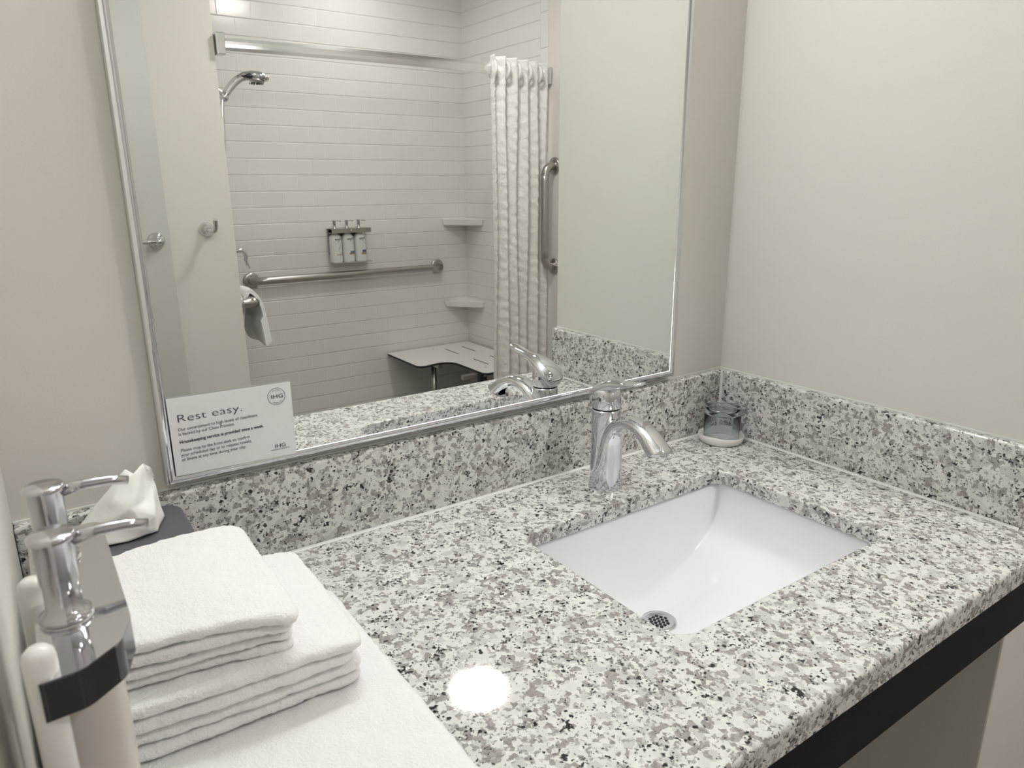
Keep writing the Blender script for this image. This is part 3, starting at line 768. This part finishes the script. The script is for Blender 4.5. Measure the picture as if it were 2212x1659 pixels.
# ------------------------------------------------------------------ rear wall: robe hook, towel bar
t = thing('robe_hook', (-0.556, -1.92, 0.346), 'chrome robe hook on the cream wall left of the shower', 'hook')
MB().lathe((-0.556, -1.92, 0.346), [(0.027, 0.0), (0.0268, 0.004), (0.0245, 0.010), (0.0200, 0.016), (0.0145, 0.021), (0.010, 0.027), (0.0085, 0.040)], 36, 'y').build('base_plate', CHROME, t)
MB().tube(smooth_path([(-0.556, -1.885, 0.346), (-0.552, -1.862, 0.340), (-0.545, -1.848, 0.342), (-0.541, -1.840, 0.356), (-0.541, -1.836, 0.374), (-0.541, -1.832, 0.384)], 5), [0.0075] * 10 + [0.0078] * 8 + [0.0085] * 8, 16).build('hook', CHROME, t)
t = thing('towel_bar', (-0.729, -1.88, 0.316), 'chrome towel bar with round end plate on the grey wall', 'towel bar')
for xx in (-0.735, -1.17):
    MB().lathe((xx, -1.88, 0.316), [(0.028, 0.0), (0.028, 0.006), (0.022, 0.010), (0.012, 0.015), (0.010, 0.05), (0.012, 0.060), (0.0115, 0.072), (0.001, 0.074)], 36, 'y').build('end_post', CHROME, t)
MB().tube([(-1.165, -1.818, 0.316), (-0.742, -1.818, 0.316)], 0.0085, 20).build('bar', CHROME, t)

# ------------------------------------------------------------------ shower: grab bars
def grab_bar(path, plates, label, group='brushed steel grab bars', axis='y', sgn=1):
    t = thing('grab_bar', plates[0], label, 'grab bar', group)
    MB().tube(path, 0.019, 24).build('bar', STEEL, t)
    for p in plates:
        pr = [(0.039, 0.0), (0.039, 0.006), (0.037, 0.0095), (0.024, 0.0105), (0.0195, 0.0105)]
        MB().lathe(p, [(r, h * sgn) for r, h in pr], 40, axis).build('flange', STEEL, t)
    return t
z = 0.050
P_ = [(-0.209, -2.697, z), (-0.208, -2.680, z), (-0.201, -2.662, z), (-0.186, -2.649, z), (-0.165, -2.643, z), (-0.140, -2.642, z), (0.762, -2.642, z), (0.787, -2.643, z), (0.808, -2.649, z), (0.823, -2.662, z), (0.830, -2.680, z), (0.831, -2.697, z)]
grab_bar(smooth_path(P_, 4), [(-0.209, -2.699, z), (0.831, -2.699, z)], 'long horizontal steel grab bar on the tiled back wall of the shower')
yv = -1.868
P_ = [(1.027, yv, 0.582), (1.008, yv, 0.581), (0.990, yv, 0.574), (0.977, yv, 0.559), (0.971, yv, 0.538), (0.970, yv, 0.513), (0.970, yv, 0.178), (0.971, yv, 0.153), (0.977, yv, 0.132), (0.990, yv, 0.117), (1.008, yv, 0.110), (1.027, yv, 0.109)]
grab_bar(smooth_path(P_, 4), [(1.0295, yv, 0.582), (1.0295, yv, 0.109)], 'short vertical steel grab bar on the wall beside the shower curtain', axis='x', sgn=-1)
xb = -0.397; z = 0.052
P_ = [(-0.447, -1.975, z), (-0.425, -1.975, z), (-0.408, -1.980, z), (-0.399, -1.992, z), (xb, -2.01, z), (xb, -2.57, z), (-0.399, -2.588, z), (-0.408, -2.60, z), (-0.425, -2.605, z), (-0.447, -2.605, z)]
grab_bar(smooth_path(P_, 4), [(-0.4548, -1.975, z), (-0.4548, -2.605, z)], 'steel grab bar on the shower side wall carrying a hanging towel', axis='x')

# towel hung over the side grab bar
outl = smooth_path([(-0.447, -0.06), (-0.436, 0.02), (-0.424, 0.062), (-0.408, 0.088), (-0.392, 0.096), (-0.372, 0.086), (-0.355, 0.060), (-0.345, 0.02), (-0.338, -0.04), (-0.330, -0.09), (-0.322, -0.125)], 5)
rs = []
for yy in [(-2.035 - 0.30 * i / 14) for i in range(15)]:
    k = (-2.035 - yy) / 0.30
    ring = []
    for i, p in enumerate(outl):
        q = outl[min(i + 1, len(outl) - 1)]; pr = outl[max(i - 1, 0)]
        tg = (q - pr).normalized(); nn = Vector((tg.y, -tg.x))
        wv = 0.004 * math.sin(k * 9 + i * 0.2)
        ring.append((p.x + wv, yy, p.y + 0.003 * math.sin(6 * k)))
    inn = []
    for i in range(len(outl) - 1, -1, -1):
        p = outl[i]; q = outl[min(i + 1, len(outl) - 1)]; pr = outl[max(i - 1, 0)]
        tg = (q - pr).normalized(); nn = Vector((tg.y, -tg.x)); th = 0.014 + (0.012 if i > 38 else 0)
        wv = 0.004 * math.sin(k * 9 + i * 0.2)
        inn.append((p.x + nn.x * th + wv, yy, p.y + nn.y * th + 0.003 * math.sin(6 * k) - (0.012 if i > 46 else 0)))
    rs.append(ring + inn)
tag(MB().rings(rs, True).build('bath_mat', TOWEL, None, (-0.39, -2.18, 0.09)), 'folded white bath mat draped over the side grab bar in the shower', 'bath mat')

# ------------------------------------------------------------------ shower: rod and curtain
def rod_y(x): return -1.918 + 0.052 * (1 - ((x - 0.2875) / 0.7425) ** 2)
RZ = 0.982
t = thing('curtain_rod', (0.2875, -1.9, RZ), 'bowed flat chrome shower curtain rod spanning the shower opening', 'curtain rod')
rs = []
for i in range(61):
    x = -0.446 + (1.024 + 0.446) * i / 60; y = rod_y(x)
    rs.append([(x, y + dy, RZ + dz) for dy, dz in ((0.0045, -0.021), (0.0065, -0.010), (0.007, 0), (0.0065, 0.010), (0.0045, 0.021), (-0.0045, 0.021), (-0.0065, 0), (-0.0045, -0.021))])
MB().rings(rs, False).build('rod', CHROMESOFT, t)
for x0, x1 in ((-0.4548, -0.425), (1.005, 1.0262)): MB().box(x0, x1, rod_y(x0) - 0.022, rod_y(x0) + 0.022, RZ - 0.036, RZ + 0.036, 0.003, 2).build('end_bracket', CHROMESOFT, t)

t = thing('shower_curtain', (0.84, -1.9, RZ - 1.75), 'white satin shower curtain bunched at the right end of the rod', 'curtain')
# plan path of the bunched pleats
pl_ = []
XS0, XS1, NP = 0.668, 1.000, 5
ctrl = []
for k in range(NP * 2 + 1):
    x = XS0 + (XS1 - XS0) * k / (NP * 2)
    ctrl.append((x + (-0.012 if k % 2 else 0.008), rod_y(x) + ((0.034 - 0.022 * k / (NP * 2)) if k % 2 == 0 else -0.014 - 0.012 * k / (NP * 2))))
path = smooth_path(ctrl, 16)
NZ = 300; ztop, zbot = 1.036, -0.80
rs = []
for j in range(NZ + 1):
    z = ztop + (zbot - ztop) * j / NZ
    ring = []
    dd = min(1, max(0, (ztop - z) / 0.3))
    for i, p in enumerate(path):
        s_ = i / len(path)
        ph = 2 * PI * i / 32
        A = (1.0 - 0.12 * dd) 
        x = p.x + 0.006 * math.sin(z * 3.1 + s_ * 9) * dd - 0.010 * dd * (1 - s_) + 0.012 * dd * (1 - s_)
        y0_ = rod_y(p.x); y = y0_ + (p.y - y0_) * A + 0.003 * math.sin(z * 7 + s_ * 20)
        # puckers in vertical lines down the pleats
        edge = (0.5 + 0.5 * math.cos(2 * ph)) ** 2
        pk = math.sin(2 * PI * z / 0.052 + 1.3 * math.floor(ph / PI + 0.5)) * edge
        y += 0.0011 * pk + 0.0008 * math.sin(2 * PI * z / 0.047 + 2.1 * i / 16); x += 0.0005 * pk
        if i < 4: x += 0.002 * math.sin(2 * PI * z / 0.019) * (4 - i) / 4 * (1 if z < 0.98 else 0.2)
        zz = z + (0.0015 * math.sin(ph * 1.0 + 0.5) if j == 0 else 0)
        ring.append((x, y, zz))
    rs.append(ring)
b = MB(); b.rings(rs, True, False, False, closed=False)
cl = b.build('cloth', CURTAIN, t)
so = cl.modifiers.new('thick', 'SOLIDIFY'); so.thickness = 0.0012
for i, k in enumerate((8, 40, 72, 104, 136)):
    p = path[k]; a = path[max(0, k - 2)]; c_ = path[min(len(path) - 1, k + 2)]
    tg = Vector((c_.x - a.x, c_.y - a.y, 0)).normalized(); nn = Vector((tg.y, -tg.x, 0))
    if nn.y < 0: nn = -nn
    cen = Vector((p.x, p.y, RZ)) + nn * 0.006
    b = MB(); rs = []
    for r, h in ((0.029, -0.004), (0.029, 0.004), (0.033, 0.0055), (0.042, 0.004), (0.042, -0.004), (0.029, -0.004)):
        rs.append([cen + tg * (r * math.cos(q)) + Vector((0, 0, 1)) * (r * math.sin(q)) + nn * h for q in [2 * PI * m_ / 40 for m_ in range(40)]])
    b.rings(rs, True, False, False).build('ring', RING, t)

# ------------------------------------------------------------------ shower: corner shelves
for zt, lab in ((0.312, 'white triangular corner shelf, upper one in the shower corner'), (-0.150, 'white triangular corner shelf, lower one just above the folding bench')):
    L1, L2 = 0.158, 0.190; th = 0.036
    pts = [(1.0315, -2.6995)] + [(1.0315 - L1 * (1 - 0.0), -2.6995)] + [(1.0315 - L1, -2.690), (1.0315 - L1 * 0.55, -2.6995 + L2 * 0.50), (1.0315 - 0.010, -2.6995 + L2), (1.0315, -2.6995 + L2)]
    b = MB(); cxx = 1.0; cyy = -2.66
    rs = []
    for s_, z in ((0.93, zt - th), (0.96, zt - th + 0.004), (1.0, zt - 0.004), (0.985, zt)):
        rs.append([(min(1.0315, cxx + (x - cxx) * s_) if x < 1.031 else x, max(-2.6995, cyy + (y - cyy) * s_) if y > -2.699 else y, z) for x, y in pts])
    tag(b.rings(rs, False).build('corner_shelf', SHELF, None, (1.03, -2.7, zt - th)), lab, 'shelf', 'corner shelves in the shower')

# ------------------------------------------------------------------ shower seat
t = thing('folding_bench', (0.75, -2.69, -0.42), 'folding L-shaped white shower bench with black edge on steel legs', 'bench')
out = round_poly([(0.488, -2.685), (0.488, -2.298), (0.690, -2.335), (0.690, -1.985), (1.015, -1.985), (1.015, -2.685)], [0.012, 0.035, 0.075, 0.035, 0.03, 0.012], 8)
MB().rings([[(x, y, z) for x, y in out] for z in (-0.4225, -0.4125)], False).build('core', SEATCORE, t)
top = MB().rings([[(x, y, z) for x, y in out] for z in (-0.4125, -0.410)], False).build('seat_top', SEATTOP, t)
def slot(x, y0, y1, wd=0.0075):
    o_ = round_poly([(x - wd / 2, y0), (x + wd / 2, y0), (x + wd / 2, y1), (x - wd / 2, y1)], wd * 0.45, 4)
    return MB().rings([[(p, q, z) for p, q in o_] for z in (-0.411, -0.4096)], False).build('slot', DARKHOLE, top)
for x, y0, y1 in ((0.802, -2.578, -2.427), (0.914, -2.585, -2.434), (0.806, -2.281, -2.131), (0.918, -2.288, -2.138)): slot(x, y0, y1)
for x, y in ((0.744, -2.616), (0.977, -2.638), (0.758, -2.084), (0.95, -2.09)): MB().lathe((x, y, 0), [(0.006, -0.411), (0.006, -0.4095), (0.0005, -0.4093)], 16).build('screw', STEEL, top)
for x, y in ((0.626, -2.40), (0.735, -2.06), (0.96, -2.06)):
    b = MB().tube([(x, y, -0.42), (x, y, -0.846)], 0.0135, 20); lg = b.build('leg', STEEL, t)
    MB().lathe((x, y, -0.859), [(0.018, 0), (0.018, 0.018), (0.0145, 0.022)], 20).build('foot', RUBBER, lg)
MB().box(0.60, 0.98, -2.07, -2.045, -0.447, -0.4228, 0.003, 2).build('support_rail', STEEL, t)
MB().box(0.615, 0.64, -2.68, -2.33, -0.447, -0.4228, 0.003, 2).build('support_rail', STEEL, t)
MB().box(0.690, 0.712, -2.06, -2.03, -0.475, -0.4228, 0.002, 2).build('clip', RUBBER, t)
MB().box(0.60, 1.0, -2.6995, -2.686, -0.46, -0.42, 0.002, 2).build('wall_hinge', STEEL, t)

# ------------------------------------------------------------------ shower: hand shower, valve
t = thing('hand_shower', (-0.4545, -2.3, 0.90), 'chrome hand shower with dark button on its hose, high on the shower wall', 'shower head')
yS = -2.3
MB().tube(smooth_path([(-0.4540, yS, 0.925), (-0.42, yS, 0.915), (-0.385, yS, 0.885), (-0.350, yS, 0.858)], 4), 0.0095, 16).build('arm', CHROME, t)
MB().lathe((-0.4548, yS, 0.925), [(0.028, 0), (0.026, 0.006), (0.012, 0.014)], 28, 'x').build('wall_flange', CHROME, t)
MB().tube([(-0.352, yS, 0.836), (-0.345, yS, 0.848), (-0.336, yS, 0.862)], [0.015, 0.018, 0.016], 20).build('holder', CHROME, t)
hd = MB().tube(smooth_path([(-0.339, yS, 0.858), (-0.318, yS, 0.886), (-0.290, yS, 0.914), (-0.258, yS, 0.932), (-0.225, yS, 0.938), (-0.195, yS, 0.936), (-0.172, yS, 0.932), (-0.160, yS, 0.930)], 5),
      [0.0150] * 5 + [0.0160] * 5 + [0.0175] * 5 + [0.022] * 4 + [0.028] * 4 + [0.036] * 4 + [0.034] * 4 + [0.026] * 3 + [0.016] * 1 + [0.006], 24,
      ry=[0.0150] * 5 + [0.0160] * 5 + [0.0165] * 5 + [0.018] * 4 + [0.0195] * 4 + [0.020] * 4 + [0.017] * 4 + [0.013] * 3 + [0.008] * 1 + [0.003]).build('spray_head', CHROME, t)
b = MB().tube([(-0.208, yS, 0.926), (-0.212, yS, 0.912)], [0.032, 0.030], 28); fc = b.build('spray_face', STEEL, hd)
b = MB()
for i in range(12):
    for k, r in enumerate((0.025, 0.015)):
        a = 2 * PI * i / 12; p = Vector((-0.2125 + r * math.cos(a), yS + r * math.sin(a), 0.911 - 0.3 * r * math.cos(a) * 0)); b.tube([p, p - Vector((0.0012, 0, 0.006))], 0.0018, 6)
b.build('nozzles', RUBBER, fc)
MB().tube([(-0.272, yS + 0.010, 0.930), (-0.240, yS + 0.0165, 0.934), (-0.214, yS + 0.016, 0.934)], [0.008, 0.013, 0.007], 16, ry=[0.004, 0.011, 0.004]).build('button', RUBBER, hd)
hp = smooth_path([(-0.352, yS, 0.842), (-0.357, yS, 0.815), (-0.3605, yS, 0.78), (-0.362, yS, 0.74), (-0.366, yS, 0.68), (-0.376, yS, 0.58), (-0.388, yS + 0.01, 0.50), (-0.402, yS + 0.02, 0.44), (-0.42, yS + 0.04, 0.40), (-0.4540, yS + 0.05, 0.385)], 24)
MB().tube(hp, [0.0075 + 0.0011 * (1 if i % 2 else -1) for i in range(len(hp))], 12).build('hose', CHROMESOFT, t)

t = thing('shower_valve', (-0.4548, -2.30, 0.225), 'chrome shower valve with curved lever above the hanging bath mat', 'valve')
MB().lathe((-0.4548, -2.30, 0.225), [(0.075, 0), (0.073, 0.006), (0.04, 0.012), (0.028, 0.016), (0.026, 0.060), (0.021, 0.075), (0.016, 0.082)], 48, 'x').build('escutcheon', CHROME, t)
MB().tube(smooth_path([(-0.375, -2.30, 0.229), (-0.350, -2.30, 0.232), (-0.334, -2.30, 0.226), (-0.326, -2.30, 0.208), (-0.328, -2.30, 0.186), (-0.322, -2.30, 0.165), (-0.316, -2.30, 0.152)], 5),
          [0.010] * 10 + [0.0085] * 8 + [0.0075] * 8 + [0.006] * 4 + [0.004], 16).build('lever', CHROME, t)

# ------------------------------------------------------------------ shower: three bottles in a chrome bracket
t = thing('shower_bottle_bracket', (0.296, -2.6995, 0.11), 'chrome wall bracket holding three white pump bottles in the shower', 'bracket')
x0, x1 = 0.192, 0.404
MB().box(x0 + 0.004, x1 - 0.004, -2.6995, -2.697, 0.112, 0.285, 0.0008, 1).build('back_plate', CHROMESOFT, t)
b = MB().box(x0, x1, -2.697, -2.618, 0.2835, 0.2855).box(x0, x1, -2.697, -2.618, 0.2635, 0.2655).box(x0, x1, -2.6205, -2.6185, 0.2655, 0.2835)
b.build('top_rail', STEEL, t)
MB().lathe((0.296, -2.618, 0.2745), [(0.0055, 0.0), (0.0055, 0.002), (0.0005, 0.003)], 16, 'y').build('lock', CHROMESOFT, t)
b = MB().box(x0 + 0.006, x1, -2.697, -2.618, 0.1120, 0.1140).box(x0 + 0.006, x1, -2.6195, -2.618, 0.1140, 0.1170).box(x0 + 0.002, x0 + 0.004, -2.697, -2.66, 0.1120, 0.152)
b.build('tray', CHROMESOFT, t)
RT = Matrix.Rotation(PI, 3, 'Z') @ Matrix.Rotation(PI / 2, 3, 'X')
specs = [(0.2205, 'white bottle with green leaf label, left in the reflected shower bracket', GREENL, BROWN),
         (0.2865, 'white bottle with teal label band, middle of the reflected shower bracket', TEAL, BROWN),
         (0.3525, 'white bottle with purple label band, right in the reflected shower bracket', PURPLE, GOLD)]
for bx, lab, colA, colB in specs:
    by = -2.655
    tb = thing('pump_bottle', (bx, by, 0.1145), lab, 'bottle', 'pump bottles in the shower bracket')
    rs = []
    for k, z in ((0.86, 0.1145), (0.96, 0.1165), (1.0, 0.122), (1.0, 0.222), (0.985, 0.233), (0.90, 0.245), (0.70, 0.2535), (0.48, 0.2575), (0.40, 0.2600), (0.40, 0.266)):
        rs.append([(bx + 0.0318 * k * math.copysign(abs(math.cos(q)) ** 0.72, math.cos(q)), by + 0.026 * k * math.copysign(abs(math.sin(q)) ** 0.85, math.sin(q)), z) for q in [2 * PI * j / 44 for j in range(44)]])
    MB().rings(rs, True).build('bottle', BOTTLE, tb)
    b = MB(); pump(b, bx, by, 0.2862, -0.1, 0.80)
    b.lathe((bx, by, 0), [(0.0105, 0.2605), (0.0105, 0.2865)], 20); b.build('pump', PUMPCHROME, tb)
    fy = by + 0.0264
    def surf(x):      # front surface of the oval bottle at this x
        u = min(0.999, abs((x - bx) / 0.0318)); c_ = u ** (1 / 0.72); return by + 0.026 * math.sqrt(max(0, 1 - c_ * c_)) ** 0.85
    def wrap(o):      # lay flat lettering onto the curved front
        for v_ in o.data.vertices:
            v_.co.y += surf(v_.co.x + bx) - fy
        return o
    wrap(text_mesh('brand_text', 'Dove', 0.0165, (bx + 0.0245, fy + 0.0003, 0.2275), RT, NAVY, tb, width=0.035, shear=0.25, offset=0.0002))
    b = MB()
    for s_ in (-1, 1): b.tube([(bx + 0.0070 + s_ * 0.0006, fy - 0.0006, 0.2212), (bx + 0.0070 + s_ * 0.0036, fy - 0.0006, 0.2228)], [0.0017, 0.0006], 8)
    b.build('brand_mark', NAVY, tb)
    b = MB(); n = 32; cxq, czq = bx + 0.0205, 0.2105
    b.rings([[(cxq + r * math.cos(2 * PI * j / n), surf(cxq + r * math.cos(2 * PI * j / n)) + dy, czq + r * math.sin(2 * PI * j / n)) for j in range(n)] for r, dy in ((0.0043, 0.0004), (0.0053, 0.0004), (0.0053, -0.0002), (0.0043, -0.0002), (0.0043, 0.0004))], False, False, False)
    b.build('seal', PINKL, tb)
    def band(xa, xb_, za, zb, m):
        n = 14; A = [(bx + xa + (xb_ - xa) * i / n, surf(bx + xa + (xb_ - xa) * i / n) + 0.0003) for i in range(n + 1)]
        MB().rings([[(x, y, z_) for x, y in A] + [(x, y - 0.0003, z_) for x, y in A[::-1]] for z_ in (za, zb)], False).build('label_band', m, tb)
    if colA is GREENL:
        lp = smooth_path([(bx + 0.0065, 0, 0.172), (bx + 0.0095, 0, 0.184), (bx + 0.0130, 0, 0.194), (bx + 0.0140, 0, 0.203)], 4)
        MB().tube([(p.x, surf(p.x) - 0.0001, p.z) for p in lp], [0.0004, 0.0008, 0.0010, 0.0008, 0.0010, 0.0016, 0.0021, 0.0022, 0.0018, 0.0013, 0.0010, 0.0007, 0.0004], 8, ry=0.0006, up=(0, 1, 0)).build('leaf_mark', TEAL, tb)
        band(0.016, 0.0295, 0.1655, 0.1672, GREENL); band(0.002, 0.0295, 0.1600, 0.1618, GREENL); band(-0.007, 0.0295, 0.1525, 0.1562, BROWN)
    else:
        pu = colA is PURPLE
        band(0.002, 0.0295, 0.1612, 0.1735 if pu else 0.1705, colA)
        band(-0.004, 0.0295, 0.1495 if pu else 0.1535, 0.1606, colB)

for o in list(bpy.data.objects):
    if '_base' in o: del o['_base']
